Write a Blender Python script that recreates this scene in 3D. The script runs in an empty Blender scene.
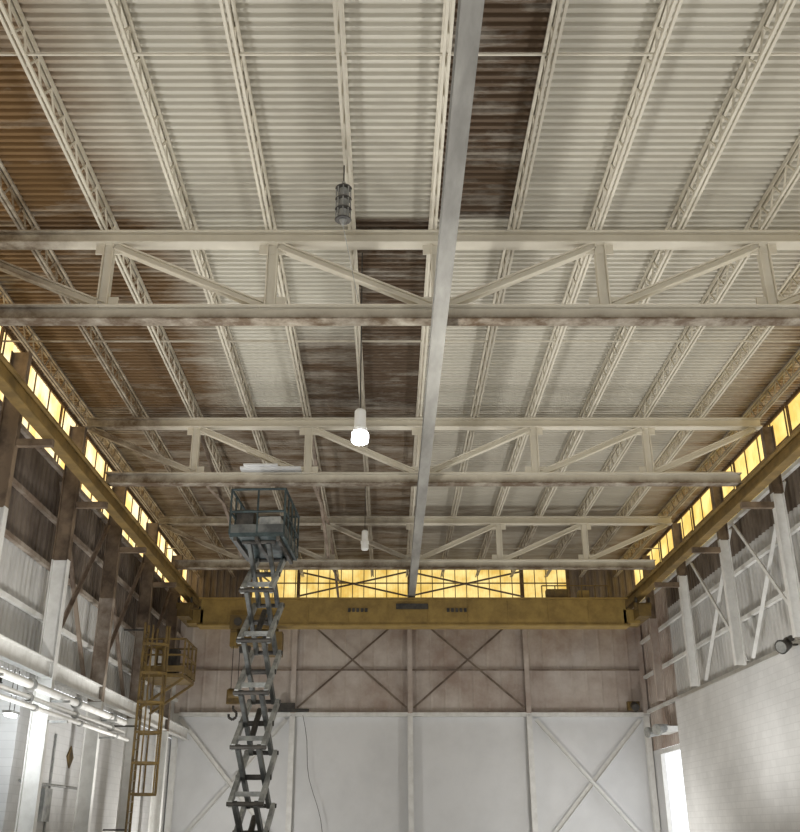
import bpy, math, random
from mathutils import Vector, Matrix
random.seed(4)
S = bpy.context.scene
CH = 1.6                     # camera height; all z below are relative to the camera
def V(x, y, z): return Vector((x, y, z + CH))

# ------------------------------------------------------------------ materials
def lin(c):
    return tuple(((v/255)/12.92 if v/255 <= .04045 else ((v/255+.055)/1.055)**2.4) for v in c) + (1,)

def mat(name, c1, c2=None, scale=2.0, lo=.4, hi=.65, rough=.6, metal=0, stretch=(1,1,1), bump=0, emit=0, det=5):
    m = bpy.data.materials.new(name); m.use_nodes = True
    nt = m.node_tree; N = nt.nodes; L = nt.links
    b = N['Principled BSDF']
    b.inputs['Roughness'].default_value = rough
    b.inputs['Metallic'].default_value = metal
    b.inputs['Base Color'].default_value = lin(c1)
    if c2:
        tc = N.new('ShaderNodeTexCoord'); mp = N.new('ShaderNodeMapping')
        mp.inputs['Scale'].default_value = stretch
        no = N.new('ShaderNodeTexNoise'); no.inputs['Scale'].default_value = scale
        no.inputs['Detail'].default_value = det; no.inputs['Roughness'].default_value = .65
        cr = N.new('ShaderNodeValToRGB')
        cr.color_ramp.elements[0].position = lo; cr.color_ramp.elements[1].position = hi
        cr.color_ramp.elements[0].color = lin(c1); cr.color_ramp.elements[1].color = lin(c2)
        L.new(tc.outputs['Object'], mp.inputs[0]); L.new(mp.outputs[0], no.inputs['Vector'])
        L.new(no.outputs['Fac'], cr.inputs[0]); L.new(cr.outputs[0], b.inputs['Base Color'])
        if bump:
            bp = N.new('ShaderNodeBump'); bp.inputs['Strength'].default_value = bump
            L.new(no.outputs['Fac'], bp.inputs['Height']); L.new(bp.outputs[0], b.inputs['Normal'])
    if emit:
        b.inputs['Emission Color'].default_value = lin(c1)
        b.inputs['Emission Strength'].default_value = emit
    return m

def stain_mat(name, clean, clean2, dark, gold, k=.7, stretch=(.6,2.5,1)):
    m = bpy.data.materials.new(name); m.use_nodes = True
    nt = m.node_tree; N = nt.nodes; L = nt.links; b = N['Principled BSDF']
    b.inputs['Roughness'].default_value = .6
    at = N.new('ShaderNodeAttribute'); at.attribute_name = 'stain'
    sp = N.new('ShaderNodeSeparateColor'); L.new(at.outputs['Color'], sp.inputs[0])
    tc = N.new('ShaderNodeTexCoord'); mp = N.new('ShaderNodeMapping'); mp.inputs['Scale'].default_value = stretch
    L.new(tc.outputs['Object'], mp.inputs[0])
    n1 = N.new('ShaderNodeTexNoise'); n1.inputs['Scale'].default_value = .9; n1.inputs['Detail'].default_value = 7
    n1.inputs['Roughness'].default_value = .7
    L.new(mp.outputs[0], n1.inputs['Vector'])
    # amount = stain * (1 + k*(noise-.5)*2)
    a = N.new('ShaderNodeMath'); a.operation = 'MULTIPLY_ADD'; a.inputs[1].default_value = 2*k*1.6; a.inputs[2].default_value = 1-k*1.6
    L.new(n1.outputs['Fac'], a.inputs[0])
    c = N.new('ShaderNodeMath'); c.operation = 'MULTIPLY'; c.use_clamp = True
    L.new(a.outputs[0], c.inputs[0]); L.new(sp.outputs[0], c.inputs[1])
    def mix(f, A, B):
        x = N.new('ShaderNodeMix'); x.data_type = 'RGBA'
        L.new(f, x.inputs[0])
        for i, q in ((6, A), (7, B)):
            if isinstance(q, tuple): x.inputs[i].default_value = q
            else: L.new(q, x.inputs[i])
        return x.outputs[2]
    st = mix(sp.outputs[1], lin(dark), lin(gold))
    n2 = N.new('ShaderNodeTexNoise'); n2.inputs['Scale'].default_value = .45; n2.inputs['Detail'].default_value = 4
    L.new(tc.outputs['Object'], n2.inputs['Vector'])
    cl = mix(n2.outputs['Fac'], lin(clean), lin(clean2))
    L.new(mix(c.outputs[0], cl, st), b.inputs['Base Color'])
    return m

def block_mat(name, c, mortar, w=.4, h=.2, axis='x'):
    m = bpy.data.materials.new(name); m.use_nodes = True
    nt = m.node_tree; N = nt.nodes; L = nt.links; b = N['Principled BSDF']
    b.inputs['Roughness'].default_value = .75
    tc = N.new('ShaderNodeTexCoord'); se = N.new('ShaderNodeSeparateXYZ'); co = N.new('ShaderNodeCombineXYZ')
    L.new(tc.outputs['Object'], se.inputs[0])
    L.new(se.outputs['Y' if axis == 'x' else 'X'], co.inputs[0]); L.new(se.outputs['Z'], co.inputs[1])
    br = N.new('ShaderNodeTexBrick')
    br.inputs['Color1'].default_value = lin(c); br.inputs['Color2'].default_value = lin(tuple(int(v*.975) for v in c))
    br.inputs['Mortar'].default_value = lin(mortar); br.inputs['Scale'].default_value = 1
    br.inputs['Mortar Size'].default_value = .012; br.inputs['Brick Width'].default_value = w
    br.inputs['Row Height'].default_value = h
    L.new(co.outputs[0], br.inputs['Vector'])
    n = N.new('ShaderNodeTexNoise'); n.inputs['Scale'].default_value = .7; n.inputs['Detail'].default_value = 6
    L.new(tc.outputs['Object'], n.inputs['Vector'])
    r = N.new('ShaderNodeMapRange'); r.inputs[1].default_value = .3; r.inputs[2].default_value = .7
    r.inputs[3].default_value = .84; r.inputs[4].default_value = 1.04
    L.new(n.outputs['Fac'], r.inputs[0])
    x = N.new('ShaderNodeVectorMath'); x.operation = 'SCALE'
    L.new(br.outputs['Color'], x.inputs[0]); L.new(r.outputs[0], x.inputs['Scale'])
    L.new(x.outputs[0], b.inputs['Base Color'])
    bp = N.new('ShaderNodeBump'); bp.inputs['Strength'].default_value = .1; bp.invert = True
    L.new(br.outputs['Fac'], bp.inputs['Height']); L.new(bp.outputs[0], b.inputs['Normal'])
    return m

def window_mat(name, c1, c2, strength):
    m = bpy.data.materials.new(name); m.use_nodes = True
    nt = m.node_tree; N = nt.nodes; L = nt.links; b = N['Principled BSDF']
    b.inputs['Roughness'].default_value = .5
    tc = N.new('ShaderNodeTexCoord')
    n = N.new('ShaderNodeTexNoise'); n.inputs['Scale'].default_value = 1.3; n.inputs['Detail'].default_value = 5
    L.new(tc.outputs['Object'], n.inputs['Vector'])
    cr = N.new('ShaderNodeValToRGB'); cr.color_ramp.elements[0].position = .38; cr.color_ramp.elements[1].position = .62
    cr.color_ramp.elements[0].color = lin(c1); cr.color_ramp.elements[1].color = lin(c2)
    L.new(n.outputs['Fac'], cr.inputs[0])
    b.inputs['Base Color'].default_value = lin((120,100,60)); L.new(cr.outputs[0], b.inputs['Emission Color'])
    b.inputs['Emission Strength'].default_value = strength
    return m

M_deck = stain_mat('deck_paint', (216,213,201), (188,184,172), (66,53,43), (130,101,64))
M_steel = stain_mat('truss_paint', (230,225,210), (210,203,186), (66,52,40), (116,92,62), k=.7, stretch=(2,2,2))
M_girder = mat('grey_girder_paint', (128,126,121), (164,162,156), 1.6, .36, .66, stretch=(1,.25,1))
M_panel_dark = mat('stained_siding', (74,63,54), (130,118,106), 1.2, .35, .7, stretch=(1,1,.35))
M_panel_light = mat('grey_siding', (180,179,176), (202,201,198), 1.0, .35, .65, stretch=(1,1,.3))
M_end_up = mat('end_siding', (158,140,128), (198,189,181), .5, .36, .64, stretch=(1,1,1), det=8)
M_white = mat('white_wall_paint', (220,221,222), (209,210,211), .5, .4, .7)
M_whitesteel = mat('white_steel_paint', (226,226,223), (208,207,203), 3, .4, .7)
M_block = block_mat('painted_block', (214,214,213), (202,202,201))
M_colL = mat('column_left_paint', (120,104,90), (168,158,146), 1.3, .4, .62)
M_brace = mat('dark_brace', (112,96,84), (142,128,114), 2, .4, .6)
M_colup = mat('column_upper_rust', (82,68,55), (132,114,94), 1.5, .38, .62)
M_rail = mat('crane_rail_paint', (100,80,40), (138,112,60), 1.6, .35, .65)
M_crane = mat('crane_yellow', (130,106,54), (158,132,70), 2.0, .35, .65)
M_yel = mat('safety_yellow', (116,94,46), (94,76,42), 4, .4, .6)
M_dark = mat('dark_metal', (46,44,42), (70,66,60), 5, .4, .6)
M_grey = mat('grey_metal', (128,130,128), (158,158,154), 5, .4, .6, rough=.5)
M_lift = mat('lift_arm_grey', (118,120,118), (166,168,164), 2, .4, .6)
M_liftd = mat('lift_arm_dark', (58,60,60), (96,98,96), 2, .4, .6)
M_teal = mat('lift_teal', (32,44,46), (58,72,74), 4, .4, .6)
M_floor = mat('concrete_floor', (154,149,140), (182,176,166), .6, .35, .65)
M_frame = mat('window_frame_rust', (84,66,46), (116,92,62), 4, .4, .6)
M_winL = window_mat('fiberglass_glow_left', (246,204,120), (255,238,190), 1.6)
M_winR = window_mat('fiberglass_glow_right', (236,196,104), (255,230,146), 1.25)
M_winE = window_mat('fiberglass_glow_end', (222,184,92), (255,230,150), 1.05)
M_bulb = mat('lamp_lens', (255,255,255), emit=25)
M_lens = mat('lamp_lens_off', (225,225,222))

# ------------------------------------------------------------------ mesh builder
class MB:
    def __init__(s): s.v=[]; s.f=[]; s.m=[]; s.mats=[]
    def mi(s, mt):
        if mt not in s.mats: s.mats.append(mt)
        return s.mats.index(mt)
    def quadstrip(s, rings, mt, cap=True, close=True):
        n = len(rings[0]); o = len(s.v); i = s.mi(mt)
        for r in rings: s.v += [tuple(p) for p in r]
        for a in range(len(rings)-1):
            for k in range(n if close else n-1):
                k2 = (k+1) % n
                s.f.append((o+a*n+k, o+a*n+k2, o+(a+1)*n+k2, o+(a+1)*n+k)); s.m.append(i)
        if cap and close:
            s.f.append(tuple(o+k for k in range(n))[::-1]); s.m.append(i)
            e = o+(len(rings)-1)*n
            s.f.append(tuple(e+k for k in range(n))); s.m.append(i)
    def frame(s, p0, p1, up):
        d = (p1-p0).normalized(); up = Vector(up)
        if abs(d.dot(up)) > .98: up = Vector((0,1,0)) if abs(d.y) < .9 else Vector((1,0,0))
        r = d.cross(up).normalized(); u = r.cross(d).normalized()
        return d, r, u
    def prof(s, p0, p1, pts, mt, up=(0,0,1), seg=None):
        p0 = Vector(p0); p1 = Vector(p1); d, r, u = s.frame(p0, p1, up)
        n = 1 if not seg else max(1, int((p1-p0).length/seg))
        s.quadstrip([[p0.lerp(p1, t/n)+r*a+u*b for a, b in pts] for t in range(n+1)], mt)
    def bar(s, p0, p1, w, h, mt, up=(0,0,1), seg=None):
        s.prof(p0, p1, [(-w/2,-h/2),(w/2,-h/2),(w/2,h/2),(-w/2,h/2)], mt, up, seg)
    def ib(s, p0, p1, w, h, mt, up=(0,0,1), seg=None, tf=.025, tw=.018):
        W=w/2; H=h/2; t=tw/2
        s.prof(p0, p1, [(-W,-H),(W,-H),(W,-H+tf),(t,-H+tf),(t,H-tf),(W,H-tf),(W,H),(-W,H),(-W,H-tf),(-t,H-tf),(-t,-H+tf),(-W,-H+tf)], mt, up, seg)
    def angle(s, p0, p1, w, mt, up=(0,0,1), t=.012, seg=None):
        s.prof(p0, p1, [(0,0),(w,0),(w,t),(t,t),(t,w),(0,w)], mt, up, seg)
    def cyl(s, p0, p1, r, mt, n=10, r2=None):
        r2 = r if r2 is None else r2
        p0=Vector(p0); p1=Vector(p1); d, a, b = s.frame(p0, p1, (0,0,1))
        s.quadstrip([[p+a*(q*math.cos(2*math.pi*k/n))+b*(q*math.sin(2*math.pi*k/n)) for k in range(n)] for p, q in ((p0,r),(p1,r2))], mt)
    def lathe(s, base, prof, mt, n=16):
        s.quadstrip([[Vector(base)+Vector((r*math.cos(2*math.pi*k/n), r*math.sin(2*math.pi*k/n), z)) for k in range(n)] for r, z in prof], mt)
    def box(s, a, b, mt):
        x0,y0,z0=a; x1,y1,z1=b
        s.quadstrip([[(x0,y0,z0),(x1,y0,z0),(x1,y1,z0),(x0,y1,z0)],[(x0,y0,z1),(x1,y0,z1),(x1,y1,z1),(x0,y1,z1)]], mt)
    def rib(s, o, u, L, v, H, n, pitch, depth, mt, vs=1, flat=.5):
        """ribbed sheet: ribs run along v, repeat along u, raised along n"""
        o=Vector(o); u=Vector(u); v=Vector(v); n=Vector(n)
        c = max(1, round(L/pitch)); p = L/c; pr=[]
        sl = .12
        for i in range(c):
            pr += [(i*p,0),((i+flat-sl)*p,0),((i+flat)*p,depth),((i+1-sl)*p,depth)]
        pr.append((L,0))
        vl = vs if isinstance(vs, list) else [H*k/vs for k in range(vs+1)]
        s.quadstrip([[o+u*a+n*b+v*h for a,b in pr] for h in vl], mt, cap=False, close=False)
    def obj(s, name, stain=None, parent=None, smooth=False):
        me = bpy.data.meshes.new(name); me.from_pydata(s.v, [], s.f); me.update()
        for m_ in s.mats: me.materials.append(m_)
        me.polygons.foreach_set('material_index', s.m)
        if smooth: me.polygons.foreach_set('use_smooth', [True]*len(s.f))
        if stain:
            at = me.color_attributes.new('stain', 'FLOAT_COLOR', 'POINT')
            arr = []
            for x,y,z in s.v:
                a,g = stain(x,y,z-CH); arr += [a,g,0,1]
            at.data.foreach_set('color', arr)
        ob = bpy.data.objects.new(name, me); S.collection.objects.link(ob)
        if parent: ob.parent = parent
        return ob

def empty(name):
    e = bpy.data.objects.new(name, None); S.collection.objects.link(e); return e

def ss(a, b, x):
    t = max(0, min(1, (x-a)/(b-a))); return t*t*(3-2*t)

# ------------------------------------------------------------------ layout
XL, XR = -9.0, 11.0
YT = [6.6, 15.65, 24.7, 33.8]
YE, YB = 42.9, -6.0
ZB, ZT, ZD = 8.6, 10.2, 10.82
JX = [.85+1.54*k for k in range(-6, 7)]

def st_deck(x, y, z):
    a=0; g=.5
    if y < 15.9:
        a = max(.08, ss(-3.4,-6.6,x)*1.1); g=.85
        if .85 < x < 2.39: a=1.; g=.22
        elif x > 2.39: a = .08
    elif y < 25:
        a = ss(-3.3,-5.4,x)*1.05; g=.6
        if -.69 < x < .85: a=1.; g=.2
        elif -2.23 < x <= -.69 and y > 19.5: a = .85*ss(19.5,22,y); g=.25
        elif x >= .85: a = .1
    elif y < 34:
        if x < .85: a=.8; g=.45
        else: a = .2
    else:
        a=.8 if x < .85 else .5; g=.45
    r = ss(7.6,10.4,x)
    if r*.75 > a: a=r*.75; g=1
    return a, g
def st_steel(x, y, z):
    a = ss(-4.6,-7.2,x)*.7; g=.6
    if y > 20 : a = max(a, .1 if x>.85 else .35)
    if y > 29 and x < .85: a = max(a,.5)
    if y > 35: a=max(a,.5)
    a = max(a, .12, ss(8.5,10,x)*.5)
    return a, g
def st_truss(x, y, z):
    a = ss(-4.6,-7.0,x)*.75
    if y > 30 and x < .85: a = max(a,.5)
    # darker undersides of the lower chords
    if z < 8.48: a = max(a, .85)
    return max(a,.1), .4

# ceiling deck ---------------------------------------------------------------
b = MB()
xs = [XL]
for j0, j1 in zip(JX[:-1], JX[1:]):
    xs += [j0-.02, j0+.02] + [j0+(j1-j0)*k/6 for k in range(1,6)]
xs += [JX[-1]-.02, JX[-1]+.02, XR]
xs = sorted(x for x in xs if XL <= x <= XR)
b.rib((XL,YB,ZD+CH), (0,1,0), YE-YB, (1,0,0), 0, (0,0,1), .17, .06, M_deck, vs=[x-XL for x in xs])
b.obj('ceiling', st_deck)

# bar joists -----------------------------------------------------------------
b = MB()
zt, zb = ZD-.03, ZT+.16
for x in JX:
    for sx in (-.04,.04):
        b.bar(V(x+sx,YB,zt), V(x+sx,YE,zt), .05,.05, M_steel, seg=1.5)
        b.bar(V(x+sx,YB,zb), V(x+sx,YE,zb), .045,.05, M_steel, seg=1.5)
    y = YB; k=0; p=.32
    while y+p <= YE:
        z0,z1 = (zb,zt) if k%2==0 else (zt,zb)
        b.bar(V(x,y,z0), V(x,y+p,z1), .03,.03, M_steel)
        y += p; k += 1
# bridging angles across the joists
for y in (-1, 2, 11.1, 20.2, 29.2, 38.3):
    b.bar(V(XL+.1,y,zb+.05), V(XR-.1,y,zb+.05), .03,.035, M_steel, seg=.8)
b.obj('ceiling_joists', st_steel)

# roof trusses ---------------------------------------------------------------
for yt in YT:
    b = MB()
    b.ib(V(-8.2,yt,ZT), V(10.15,yt,ZT), .28,.26, M_steel, seg=.5)
    b.ib(V(-7.5,yt,ZB), V(9.4,yt,ZB), .28,.30, M_steel, seg=.5)
    vx = [.9+3.05*k for k in (-2,-1,0,1,2)]
    for x in vx:
        b.ib(V(x,yt,ZB+.15), V(x,yt,ZT-.13), .16,.2, M_steel, up=(1,0,0), seg=.5)
        b.box(V(x-.28,yt-.02,ZB+.1), V(x+.28,yt+.02,ZB+.36), M_steel)
        b.box(V(x-.25,yt-.02,ZT-.32), V(x+.25,yt+.02,ZT-.1), M_steel)
    dg = [(-8.1,-5.2),(-5.1,-2.3),(-2.05,.75),(9.95,7.1),(6.9,4.1),(3.85,1.05)]
    for xt,xb in dg:
        b.ib(V(xt,yt,ZT-.15), V(xb,yt,ZB+.18), .16,.15, M_steel, seg=.5, up=(0,0,1))
    b.obj('roof_truss', st_truss)

# central monorail girder -----------------------------------------------------
b = MB()
b.ib(V(.9,YB,ZB-.33), V(.9,YE-.15,ZB-.33), .25,.32, M_girder, seg=2)
for yt in YT: b.box(V(.78,yt-.12,ZB-.17), V(1.02,yt+.12,ZB-.15), M_girder)
b.obj('monorail_beam')

# sway bracing between trusses -------------------------------------------------
b = MB()
for x in (-5.2, -2.15):
    for y0,y1 in ((24.7,33.8),(33.8,42.7)):
        b.angle(V(x,y0+.2,ZB+.2), V(x,y1-.2,ZT-.2), .09, M_brace)
        b.angle(V(x+.1,y1-.2,ZB+.2), V(x+.1,y0+.2,ZT-.2), .09, M_brace)
b.obj('sway_bracing')

# ------------------------------------------------------------------ floor
b = MB(); b.box((XL-5,YB-3,-.3), (XR+.5,YE+.5,0), M_floor); b.obj('floor')

# ------------------------------------------------------------------ left wall
YC = [2.0, 6.6, 11.1, 15.65, 20.2, 24.7, 29.2, 33.8, 38.3]
b = MB()
def sideL(y0,y1,z0,z1,mt,pitch=.3): b.rib((XL,y0,z0+CH),(0,1,0),y1-y0,(0,0,1),z1-z0,(1,0,0),pitch,.05,mt)
sideL(YB,YE,6.35,9.0,M_panel_dark)
sideL(YB,YE,3.5,6.35,M_panel_light)
b.box((XL-.25,24.9,0),(XL-.02,YE,3.5+CH),M_block)
b.box((XL-.25,YB,0),(XL-.02,15.65,3.5+CH),M_block)
for z in (8.97,7.6,6.35,5.0):
    b.bar(V(XL+.12,YB,z),V(XL+.12,YE,z),.12,.12, M_colL if z>6 else M_whitesteel)
b.obj('wall_left')

b = MB()
for yc in YC:
    zlo = -CH
    b.ib(V(-8.42,yc,zlo), V(-8.42,yc,3.4), .22,.42, M_whitesteel, up=(1,0,0))
    b.ib(V(-8.42,yc,3.4), V(-8.42,yc,6.4), .22,.42, M_whitesteel if yc<25 else M_colL, up=(1,0,0))
    b.ib(V(-8.42,yc,6.4), V(-8.42,yc,ZD-.7), .2,.42, M_colup, up=(1,0,0))
    b.box(V(-8.2,yc-.07,7.8), V(-7.4,yc+.07,7.96), M_colup)
b.obj('columns_left')
b = MB(); b.ib(V(-8.35,YB,3.63), V(-8.35,YE-.3,3.63), .22,.42, M_whitesteel); b.obj('beam_left')

# windows (clerestory) on both sides
def clere(name, x, nx, mt, y0, y1, z0, z1):
    b = MB()
    b.rib((x,y0,z0+CH),(0,1,0),y1-y0,(0,0,1),z1-z0,(nx,0,0),.22,.05,mt)
    xx = x+nx*.09
    for z in (z0+.03,(z0+z1)/2,z1-.03): b.bar(V(xx,y0,z),V(xx,y1,z),.04,.05,M_frame)
    n = round((y1-y0)/1.1)
    for k in range(n+1):
        y=y0+(y1-y0)*k/n
        b.bar(V(xx,y,z0),V(xx,y,z1),.03,.035,M_frame)
    b.obj(name)
ys = [YB]+YC+[YE]
k=1
for y0,y1 in zip(ys[:-1],ys[1:]):
    clere('window_%d'%k, XL+.01, 1, M_winL, y0+.1,y1-.1,9.02,10.74); k+=1
for y0,y1 in zip(ys[:-1],ys[1:]):
    clere('window_%d'%k, XR-.01, -1, M_winR, y0+.1,y1-.1,9.02,10.74); k+=1
b = MB()
for x in (XL,XR):
    b.box((x-.1,YB,10.74+CH),(x+.1,YE,ZD+CH+.1),M_frame)
    for y in YC: b.box((x-.05,y-.1,9.0+CH),(x+.05,y+.1,10.74+CH),M_frame)
b.obj('trim_1')

# left X bracing
b = MB()
for y0,y1 in ((29.2,33.8),(33.8,38.3),(24.7,29.2)):
    b.angle(V(-8.6,y0+.2,3.9),V(-8.6,y1-.2,8.6),.1,M_brace)
    b.angle(V(-8.72,y1-.2,3.9),V(-8.72,y0+.2,8.6),.1,M_brace)
b.obj('wall_bracing')

# ------------------------------------------------------------------ side bay under the left beam
b = MB()
b.rib((XL-4.5,15.65,3.45+CH),(0,1,0),9.25,(1,0,0),4.5,(0,0,1),.2,.06,M_panel_light)
b.box((XL-4.7,15.4,0),(XL-4.5,24.9,3.6+CH),M_block)
b.box((XL-4.6,24.9,0),(XL-.25,25.1,3.6+CH),M_block)
b.box((XL-4.6,15.4,0),(XL-.25,15.65,3.6+CH),M_block)
for y in (16.5,18.3,20.1,21.9,23.7): b.ib((XL-4.5,y,3.3+CH),(XL-.1,y,3.3+CH),.12,.22,M_dark)
b.obj('wall_side_bay')
# shelving rack in the bay
b = MB()
for y in (22.0,24.4):
    for x in (XL-1.6,XL-.6): b.bar((x,y,0),(x,y,3.9),.07,.07,M_dark)
for z in (.6,1.5,2.4,3.3):
    b.box((XL-1.6,22,z),(XL-.6,24.4,z+.05),M_grey)
    for i in range(4):
        y=22.15+i*.56
        b.box((XL-1.45,y,z+.05),(XL-.8,y+.42,z+.3+.1*((i*7+int(z*10))%4)),random.choice([M_colL,M_grey,M_panel_light,M_dark]))
b.obj('storage_rack')
b = MB()
fx0,fx1=-8.72,-8.5
b.box(V(fx0,23.0,2.44),V(fx1,23.5,2.5),M_grey); b.box(V(fx0+.04,23.05,2.38),V(fx1-.04,23.45,2.44),mat('tube_glow',(255,255,250),emit=8))
for y in (23.1,23.4): b.cyl(V(-8.6,y,2.5),V(-8.6,y,3.42),.01,M_dark)
b.obj('fluorescent_fixture')
l = bpy.data.lights.new('fixture_glow','POINT'); l.energy=110; l.shadow_soft_size=.15; l.color=(.92,.97,1)
o = bpy.data.objects.new('fixture_glow',l); o.location=V(-8.6,23.25,2.2); S.collection.objects.link(o)
# pipes
b = MB()
for x,z,r in ((-8.0,3.0,.09),(-8.0,2.72,.06),(-7.85,2.5,.05)):
    b.cyl(V(x,16,z),V(x,31.0,z),r,M_whitesteel,14)
    for y in (19,22.5,26,29.5): b.cyl(V(x,y,z),V(x,y+.12,z),r*1.6,M_grey,14)
for y in (20.2,24.7,29.2): b.box(V(-8.2,y-.04,2.38),V(-7.75,y+.04,2.44),M_grey); b.box(V(-8.2,y-.04,2.86),V(-7.75,y+.04,2.91),M_grey)
b.obj('wall_pipes')
# conduits and gauges on block wall
b = MB()
for y,z0,z1 in ((27,-1,2.4),(27.8,-.5,2.4),(31,-1,2.2)):
    b.cyl(V(XL+.02,y,z0),V(XL+.02,y,z1),.03,M_grey)
b.cyl(V(XL+.02,25.5,1.1),V(XL+.02,32,1.1),.03,M_grey)
b.box(V(XL-.01,27.1,.2),V(XL+.14,27.7,1.0),M_grey)
b.obj('electrical_conduit')
b = MB()
d=.3; c=V(XL-.01,29.3,1.9)
b.quadstrip([[c+Vector((t,q*d,r*d)) for q,r in ((0,-1),(1,0),(0,1),(-1,0))] for t in (0,.03)], M_yel)
b.obj('hazard_sign')

# ------------------------------------------------------------------ right wall
b = MB()
def sideR(y0,y1,z0,z1,mt,pitch=.3): b.rib((XR,y0,z0+CH),(0,1,0),y1-y0,(0,0,1),z1-z0,(-1,0,0),pitch,.05,mt)
sideR(YB,38.3,4.44,8.0,M_panel_light)
sideR(YB,38.3,8.0,9.0,M_panel_dark)
sideR(38.3,YE,3.0,9.0,M_end_up)
b.box((XR-.3,YB,0),(XR,37.8,4.44+CH),M_block)
b.box((XR-.05,41.6,0),(XR+.15,YE,3.0+CH),M_white)
for z in (8.97,7.4,5.95,4.55):
    b.bar(V(XR-.12,YB,z),V(XR-.12,YE,z),.12,.12, M_whitesteel)
b.obj('wall_right')
b = MB()
for yc in YC:
    if yc > 37: b.ib(V(10.32,yc,4.5), V(10.32,yc,7.6), .2,.3, M_end_up, up=(1,0,0))
    else: b.ib(V(10.3,yc,4.44), V(10.3,yc,8.2), .2,.3, M_whitesteel, up=(1,0,0))
    b.ib(V(10.3,yc,8.2 if yc<37 else 7.6), V(10.3,yc,ZD-.7), .2,.3, M_colup, up=(1,0,0))
    b.box(V(9.3,yc-.07,7.8), V(10.15,yc+.07,7.96), M_colup)
b.obj('columns_right')
b = MB()
for y0,y1 in ((24.7,29.2),(29.2,33.8)):
    b.angle(V(10.55,y0+.2,4.6),V(10.55,y1-.2,8.6),.11,M_whitesteel)
    b.angle(V(10.68,y1-.2,4.6),V(10.68,y0+.2,8.6),.11,M_whitesteel)
b.obj('wall_bracing')
# open doorway frame
b = MB()
b.box((XR-.06,41.5,0),(XR+.1,41.6,2.85+CH),M_whitesteel)
b.box((XR-.06,37.82,0),(XR+.1,37.92,2.85+CH),M_whitesteel)
b.box((XR-.06,37.82,2.8+CH),(XR+.1,41.6,2.98+CH),M_whitesteel)
b.obj('door_1')

# ------------------------------------------------------------------ end wall
b = MB()
b.rib((XL,YE,4.46+CH),(1,0,0),XR-XL,(0,0,1),9.3-4.46,(0,-1,0),.61,.02,M_end_up,flat=.85)
b.rib((XL,YE,9.3+CH),(1,0,0),2.9,(0,0,1),1.5,(0,-1,0),.3,.05,M_panel_dark)
b.rib((8.0,YE,9.3+CH),(1,0,0),3.0,(0,0,1),1.5,(0,-1,0),.3,.05,M_panel_dark)
b.box((XL,YE,0),(XR,YE+.2,4.46+CH),M_white)
b.box((-6.1,YE-.02,10.72+CH),(8.0,YE+.1,10.95+CH),M_frame)
b.obj('wall_end')
b = MB()
b.rib((-6.1,YE,9.3+CH),(1,0,0),14.1,(0,0,1),1.42,(0,-1,0),.22,.05,M_winE)
for x in (-6.05,-3.95,.93,5.9,7.95): b.bar(V(x,YE-.12,9.3),V(x,YE-.12,10.72),.14,.14,M_frame)
for z in (9.33,10.05,10.68): b.bar(V(-6.1,YE-.12,z),V(8,YE-.12,z),.05,.05,M_frame)
n=28
for k in range(n): b.bar(V(-6.1+k*14.1/n,YE-.1,9.3),V(-6.1+k*14.1/n,YE-.1,10.72),.035,.035,M_frame)
for x0,x1 in ((-3.95,.93),(.93,5.9)):
    b.angle(V(x0,YE-.25,9.4),V(x1,YE-.25,10.5),.08,M_brace); b.angle(V(x0,YE-.2,10.5),V(x1,YE-.2,9.4),.08,M_brace)
b.obj('window_21')
b = MB()
for x in (-8.85,-4.0,.93,5.9,10.8):
    b.ib(V(x,YE-.2,-CH),V(x,YE-.2,4.4),.22,.26,M_whitesteel,up=(0,1,0))
    b.ib(V(x,YE-.2,4.5),V(x,YE-.2,9.3),.2,.24,M_end_up,up=(0,1,0))
b.bar(V(XL,YE-.14,4.46),V(XR,YE-.14,4.46),.24,.16,M_whitesteel)
for z in (6.3,9.25): b.bar(V(XL,YE-.1,z),V(XR,YE-.1,z),.06,.06,M_brace)
b.obj('wall_framing_end')
b = MB()
for x0,x1 in ((-3.8,.75),(1.1,5.7)):
    b.angle(V(x0,YE-.18,4.7),V(x1,YE-.18,8.6),.08,M_brace); b.angle(V(x0,YE-.3,8.6),V(x1,YE-.3,4.7),.08,M_brace)
for x0,x1 in ((-8.7,-4.2),(6.1,10.6)):
    b.angle(V(x0,YE-.18,-.9),V(x1,YE-.18,4.2),.16,M_whitesteel); b.angle(V(x0,YE-.34,4.2),V(x1,YE-.34,-.9),.16,M_whitesteel)
b.obj('wall_bracing')

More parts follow.
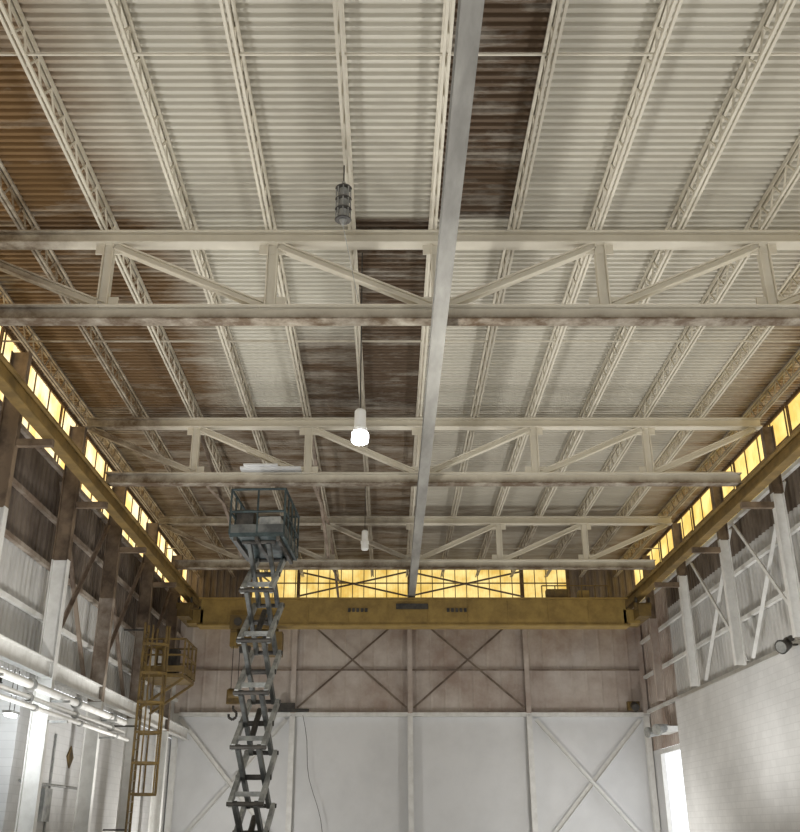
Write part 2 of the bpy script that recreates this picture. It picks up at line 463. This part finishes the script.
# ------------------------------------------------------------------ crane runways + bridge crane
for nm,x in (('crane_runway_left',-7.5),('crane_runway_right',9.4)):
    b = MB()
    b.ib(V(x,YB,8.17),V(x,YE-.5,8.17),.26,.42,M_rail,tf=.05,tw=.05)
    b.bar(V(x,YB,8.41),V(x,YE-.5,8.41),.06,.06,M_dark)
    b.obj('crane_runway_beam')
root = empty('overhead_crane')
yc=36.9
b = MB()
b.box(V(-7.0,yc-.3,7.05),V(8.9,yc+.3,8.0),M_crane)
b.box(V(-7.1,yc-.38,7.98),V(9.0,yc+.38,8.04),M_crane)
b.box(V(-7.1,yc-.38,6.99),V(9.0,yc+.38,7.05),M_crane)
for x in [-6+1.5*k for k in range(10)]: b.box(V(x-.02,yc-.34,7.05),V(x+.02,yc-.3,7.98),M_crane)
b.obj('bridge_girder',parent=root)
b = MB()
for x in (-7.5,9.4):
    b.box(V(x-.22,yc-1.1,7.2),V(x+.22,yc+1.1,7.62),M_yel)
    for y in (yc-.85,yc+.85):
        for dx in (-.2,.2): b.cyl(V(x+dx*1.05,y,7.84),V(x+dx*1.3,y,7.84),.12,M_dark,14)
        b.box(V(x-.3,y-.1,7.5),V(x+.3,y+.1,7.72),M_yel)
    s_ = 1 if x<0 else -1
    b.box(V(min(x,x+s_*.6),yc-.3,7.1),V(max(x,x+s_*.6),yc+.3,7.6),M_crane)
b.obj('end_trucks',parent=root)
b = MB()
for x in (2.2,-1.5): 
    for i in range(5): b.box(V(x+i*.16,yc-.36,7.5),V(x+i*.16+.1,yc-.34,7.64),M_dark)
b.box(V(.3,yc-.42,7.6),V(1.5,yc-.36,7.8),M_dark)
for x in [5.8+.5*k for k in range(6)]: b.bar(V(x,yc-.3,8.04),V(x,yc-.3,8.5),.04,.04,M_yel)
b.bar(V(5.8,yc-.3,8.5),V(8.3,yc-.3,8.5),.04,.04,M_yel)
b.box(V(6.0,yc-.2,8.04),V(6.8,yc+.2,8.4),M_yel); b.box(V(7.2,yc-.2,8.04),V(7.6,yc+.2,8.35),M_crane)
b.obj('bridge_fittings',parent=root)
b = MB()
x=-5.0
b.box(V(x-.85,yc-.55,6.85),V(x+.85,yc-.42,7.35),M_yel); b.box(V(x-.85,yc+.42,6.85),V(x+.85,yc+.55,7.35),M_yel)
for dx in (-.7,.7): b.box(V(x+dx-.12,yc-.5,6.75),V(x+dx+.12,yc+.5,6.93),M_yel)
for dx in (-.55,.55): b.cyl(V(x+dx,yc-.62,7.1),V(x+dx,yc-.5,7.1),.15,M_dark,14)
b.cyl(V(x-.6,yc-.1,6.5),V(x+.35,yc-.1,6.5),.25,M_yel,16)
b.cyl(V(x+.35,yc-.1,6.5),V(x+.8,yc-.1,6.5),.2,M_dark,14)
b.box(V(x-.85,yc-.3,6.25),V(x-.6,yc+.2,6.8),M_crane)
b.box(V(x-.5,yc-.2,6.05),V(x-.1,yc+.1,6.3),M_dark)
b.box(V(x+.6,yc-.5,5.9),V(x+1.1,yc+.1,6.75),M_yel)
b.obj('hoist_trolley',parent=root)
b = MB()
hx=-5.6
for dx in (-.12,.12):
    b.cyl(V(hx+dx,yc-.15,4.6),V(hx+dx,yc-.15,6.4),.014,M_dark,6)
b.cyl(V(hx-.2,yc-.15,4.55),V(hx+.2,yc-.15,4.55),.2,M_yel,16)
b.box(V(hx-.25,yc-.27,4.2),V(hx+.25,yc-.03,4.7),M_yel)
pts=[(0,-.2),(0,-.33),(.13,-.45),(.13,-.6),(0,-.7),(-.14,-.62),(-.15,-.5)]
for (a0,c0),(a1,c1) in zip(pts[:-1],pts[1:]): b.cyl(V(hx+a0,yc-.15,4.35+c0),V(hx+a1,yc-.15,4.35+c1),.045,M_dark,8)
b.obj('hook_block',parent=root)

# access platform + caged ladder at the left runway
b = MB()
px0,px1,py0,py1,pz = -8.15,-6.75,33.0,35.0,4.75
b.box(V(px0,py0,pz-.12),V(px1,py1,pz),M_yel)
for x in (px0+.05,(px0+px1)/2,px1):
    for y in (py0,py1): b.bar(V(x,y,pz),V(x,y,pz+1.15),.06,.06,M_yel)
for y in (py0+.66,py0+1.33): b.bar(V(px1,y,pz),V(px1,y,pz+1.15),.06,.06,M_yel)
for z in (pz+.15,pz+.6,pz+1.12):
    b.bar(V(px1,py0,z),V(px1,py1,z),.05,.06 if z>pz+.2 else .2,M_yel)
    for y in (py0,py1): b.bar(V(px0,y,z),V(px1,y,z),.05,.06 if z>pz+.2 else .2,M_yel)
b.bar(V(px1,py0+.2,pz-.12),V(-8.15,py0+.2,pz-1.1),.08,.08,M_yel); b.bar(V(px1,py1-.2,pz-.12),V(-8.15,py1-.2,pz-1.1),.08,.08,M_yel)
b.box(V(-7.6,33.6,pz),V(-7.1,34.1,pz+.9),M_dark)
b.obj('access_platform')
b = MB()
lx,ly=-7.85,32.1
for dy in (-.24,.24): b.bar(V(lx,ly+dy,-CH),V(lx,ly+dy,6.2),.07,.05,M_yel)
z=-CH+.3
while z<6.1: b.cyl(V(lx,ly-.24,z),V(lx,ly+.24,z),.02,M_yel,8); z+=.3
z=1.0
arc=[(.75*math.sin(math.pi*t/8)*1.0,-.36*math.cos(math.pi*t/8)) for t in range(9)]
while z<6.2:
    for (a0,c0),(a1,c1) in zip(arc[:-1],arc[1:]): b.bar(V(lx+a0,ly+c0,z),V(lx+a1,ly+c1,z),.03,.08,M_yel)
    z+=.9
for t in (1,3,4,5,7): b.bar(V(lx+arc[t][0],ly+arc[t][1],1.0),V(lx+arc[t][0],ly+arc[t][1],6.1),.05,.02,M_yel)
for z in (0,3,6): b.bar(V(lx,ly,z),V(-8.6,ly,z),.05,.05,M_dark)
b.obj('caged_ladder')

# ------------------------------------------------------------------ scissor lift
root = empty('scissor_lift')
c = Vector((-3.0,23.3,0)); ang=math.radians(87)
U = Vector((math.cos(ang),math.sin(ang),0)); W = Vector((math.sin(ang),-math.cos(ang),0))
def P(u,w,z): return c+U*u+W*w+Vector((0,0,z))
b = MB()
b.prof(P(-1.3,0,.55),P(1.3,0,.55),[(-.55,-.25),(.55,-.25),(.55,.25),(-.55,.25)],M_teal)
b.prof(P(-1.1,0,.88),P(1.1,0,.88),[(-.42,-.08),(.42,-.08),(.42,.08),(-.42,.08)],M_dark)
for u in (-.95,.95):
    for w in (-.6,.6): b.cyl(P(u,w-.12,.32),P(u,w+.12,.32),.32,M_dark,18)
b.obj('chassis',parent=root)
b = MB(); nst=6; z0=.96; z1=7.86; h=(z1-z0)/nst; uu=.85
for i in range(nst):
    za,zb_=z0+i*h,z0+(i+1)*h
    for w in (-.33,.33):
        s_=1 if w>0 else -1
        b.prof(P(-uu,w,za),P(uu,w,zb_),[(-.045,-.08),(.045,-.08),(.045,.08),(-.045,.08)],M_lift)
        b.prof(P(uu,w-s_*.1,za),P(-uu,w-s_*.1,zb_),[(-.045,-.08),(.045,-.08),(.045,.08),(-.045,.08)],M_liftd)
    for u in (-uu,uu): b.cyl(P(u,-.4,zb_),P(u,.4,zb_),.05,M_dark,10)
    b.cyl(P(0,-.4,(za+zb_)/2),P(0,.4,(za+zb_)/2),.06,M_dark,10)
    b.prof(P(-.55,-.33,za+h*.18),P(-.55,.33,za+h*.18),[(-.04,-.05),(.04,-.05),(.04,.05),(-.04,.05)],M_lift)
    if i%2==0: b.cyl(P(-.5,0,za+.2),P(.35,0,zb_-.25),.07,M_dark,10)
b.obj('scissor_arms',parent=root)
b = MB(); pz=7.95
ua,ub,wh=-1.2,1.05,.64
b.prof(P(ua,0,pz),P(ub,0,pz),[(-wh,-.06),(wh,-.06),(wh,.06),(-wh,.06)],M_teal)
for w in (-.5,0,.5): b.prof(P(ua,w,pz-.1),P(ub,w,pz-.1),[(-.04,-.05),(.04,-.05),(.04,.05),(-.04,.05)],M_dark)
for k in range(5):
    u=ua+(ub-ua)*k/4
    for w in (-wh,wh): b.cyl(P(u,w,pz),P(u,w,pz+1.1),.025,M_teal,8)
for u in (ua,ub): b.cyl(P(u,0,pz),P(u,0,pz+1.1),.025,M_teal,8)
for z in (.55,1.1):
    for w in (-wh,wh): b.cyl(P(ua,w,pz+z),P(ub,w,pz+z),.03,M_teal,8)
    for u in (ua,ub): b.cyl(P(u,-wh,pz+z),P(u,wh,pz+z),.03,M_teal,8)
for w in (-wh,wh): b.prof(P(ua,w,pz+.14),P(ub,w,pz+.14),[(-.01,-.1),(.01,-.1),(.01,.1),(-.01,.1)],M_liftd)
for u in (ua,ub): b.prof(P(u,-wh,pz+.14),P(u,wh,pz+.14),[(-.01,-.1),(.01,-.1),(.01,.1),(-.01,.1)],M_liftd)
b.prof(P(-1.1,-.32,pz+.35),P(-.7,-.32,pz+.35),[(-.2,-.28),(.2,-.28),(.2,.28),(-.2,.28)],M_dark)
b.prof(P(-1.1,.28,pz+.25),P(-.6,.28,pz+.25),[(-.25,-.2),(.25,-.2),(.25,.2),(-.25,.2)],M_grey)
b.prof(P(.1,.28,pz+.45),P(.8,.28,pz+.45),[(-.28,-.38),(.28,-.38),(.28,.38),(-.28,.38)],M_dark)
b.obj('work_platform',parent=root)

b = MB(); b.box(V(-3.9,24.3,8.77),V(-2.3,25.2,8.83),M_white); b.box(V(-3.8,24.2,8.83),V(-2.9,25.0,8.87),M_white); b.obj('plywood_board')

# ------------------------------------------------------------------ lamps
def highbay(x,y,z,ztop,lit):
    b = MB()
    b.lathe(V(x,y,z),[(.02,.45),(.07,.44),(.1,.4),(.105,.1),(.13,.08),(.13,0)],M_lens)
    k = 1.25 if lit else 1
    b.lathe(V(x,y,z),[(.11*k,.0),(.12*k,-.04),(.12*k,-.16),(.09*k,-.2)],M_bulb if lit else M_lens)
    b.cyl(V(x,y,z+.44),V(x,y,ztop),.012,M_dark,6)
    b.obj('pendant_lamp')
    if lit:
        l = bpy.data.lights.new('pendant_glow','POINT'); l.energy=350; l.shadow_soft_size=.15; l.color=(1,.98,.92)
        o = bpy.data.objects.new('pendant_glow',l); o.location=V(x,y,z-.38); S.collection.objects.link(o)
highbay(-.49,15.95,6.42,ZT-.1,True)
highbay(-.73,30,8.3,ZD-.1,False)
# caged fixture close to the roof
b = MB(); cx,cy,cz=-.74,13.6,9.25
for k in range(8):
    a=k*math.pi/4; b.cyl(V(cx+.12*math.cos(a),cy+.12*math.sin(a),cz),V(cx+.12*math.cos(a),cy+.12*math.sin(a),cz+.62),.01,M_grey,6)
for z in (0,.2,.4,.62): b.lathe(V(cx,cy,cz+z),[(.13,-.012),(.14,0),(.13,.012),(.115,0)],M_dark)
b.lathe(V(cx,cy,cz),[(.02,-.1),(.07,0),(.07,.6),(.03,.75)],M_grey)
b.cyl(V(cx,cy,cz+.7),V(cx,cy,ZD),.012,M_dark,6)
b.cyl(V(cx,cy,cz-.1),V(-.54,15.7,ZB+.3),.006,M_grey,6)
b.obj('caged_lamp')

# small wall items
b = MB()
fx,fy,fz=10.5,26.0,4.5
b.box(V(fx-.02,fy-.02,fz-.05),V(fx+.25,fy+.02,fz),M_dark)
b.cyl(V(fx,fy,fz),V(fx-.28,fy-.2,fz-.12),.12,M_dark,14,r2=.19)
b.cyl(V(fx-.28,fy-.2,fz-.12),V(fx-.29,fy-.207,fz-.124),.15,M_grey,14)
b.cyl(V(fx,fy+.1,fz+.1),V(fx,fy-.25,fz+.1),.08,M_dark,12)
b.obj('flood_light')
b = MB()
b.cyl(V(10.5,38.6,3.55),V(10.0,38.2,3.45),.14,M_grey,14,r2=.2); b.cyl(V(10.5,39.6,3.5),V(9.95,39.4,3.45),.14,M_grey,14,r2=.2)
b.box(V(10.45,38.4,3.4),V(10.9,39.8,3.6),M_whitesteel)
b.obj('flood_light')
b = MB()
b.box(V(10.0,YE-.6,4.6),V(10.5,YE-.35,4.95),M_yel); b.cyl(V(10.25,YE-.6,4.78),V(10.25,YE-.9,4.65),.16,M_dark,12)
b.obj('warning_beacon')
# loose cable on the end wall
b = MB()
pts=[V(-3.55,YE-.4,4.4)]
for t in range(1,13): pts.append(V(-3.55+1.3*(t/12)**1.3+.08*math.sin(t),YE-.4,4.4-6*t/12))
for p,q in zip(pts[:-1],pts[1:]): b.cyl(p,q,.012,M_dark,6)
b.obj('hanging_cable')
# junction boxes
b = MB(); b.box(V(-4.6,YE-.5,4.55),V(-3.9,YE-.34,4.9),M_dark); b.bar(V(-5.0,YE-.42,4.6),V(-3.3,YE-.42,4.6),.12,.12,M_dark); b.obj('junction_box')

# ------------------------------------------------------------------ added fill lamps on floor stands, out of view, brightening ceiling and walls
for x in (-5.5,7.5):
    for y in (4,13,20.5,28.5,37):
        b = MB()
        b.cyl((x,y,.05),(x,y,.75),.03,M_yel,8)
        for k in range(3):
            a=k*2*math.pi/3; b.cyl((x,y,.35),(x+.35*math.cos(a),y+.35*math.sin(a),.02),.02,M_yel,8)
        b.lathe((x,y,.7),[(.1,0),(.14,.02),(.14,.06),(.1,.08)],M_dark)
        b.obj('fill_lamp_stand')
        if y < 30:
            l = bpy.data.lights.new('fill_lamp','SPOT'); l.energy=980; l.spot_size=math.radians(176); l.spot_blend=1.0
        else:
            l = bpy.data.lights.new('fill_lamp','POINT'); l.energy=390
        l.shadow_soft_size=.4; l.color=(1,.985,.95)
        o = bpy.data.objects.new('fill_lamp',l); o.location=(x,y,1.25); S.collection.objects.link(o)
        o.rotation_euler=(math.pi,0,0)

# ------------------------------------------------------------------ world, camera
w = bpy.data.worlds.new('daylight'); S.world=w; w.use_nodes=True
bg = w.node_tree.nodes['Background']; bg.inputs[0].default_value=(.95,.97,1,1); bg.inputs[1].default_value=1.7
cam = bpy.data.cameras.new('camera'); co = bpy.data.objects.new('camera',cam); S.collection.objects.link(co)
F=980.0
cam.sensor_fit='HORIZONTAL'; cam.sensor_width=36; cam.lens=36*F/800; cam.shift_x=12/800
co.location=(0,0,CH); co.rotation_euler=(math.radians(90)+math.atan(414/F),0,0)
S.camera=co
S.view_settings.view_transform='Standard'
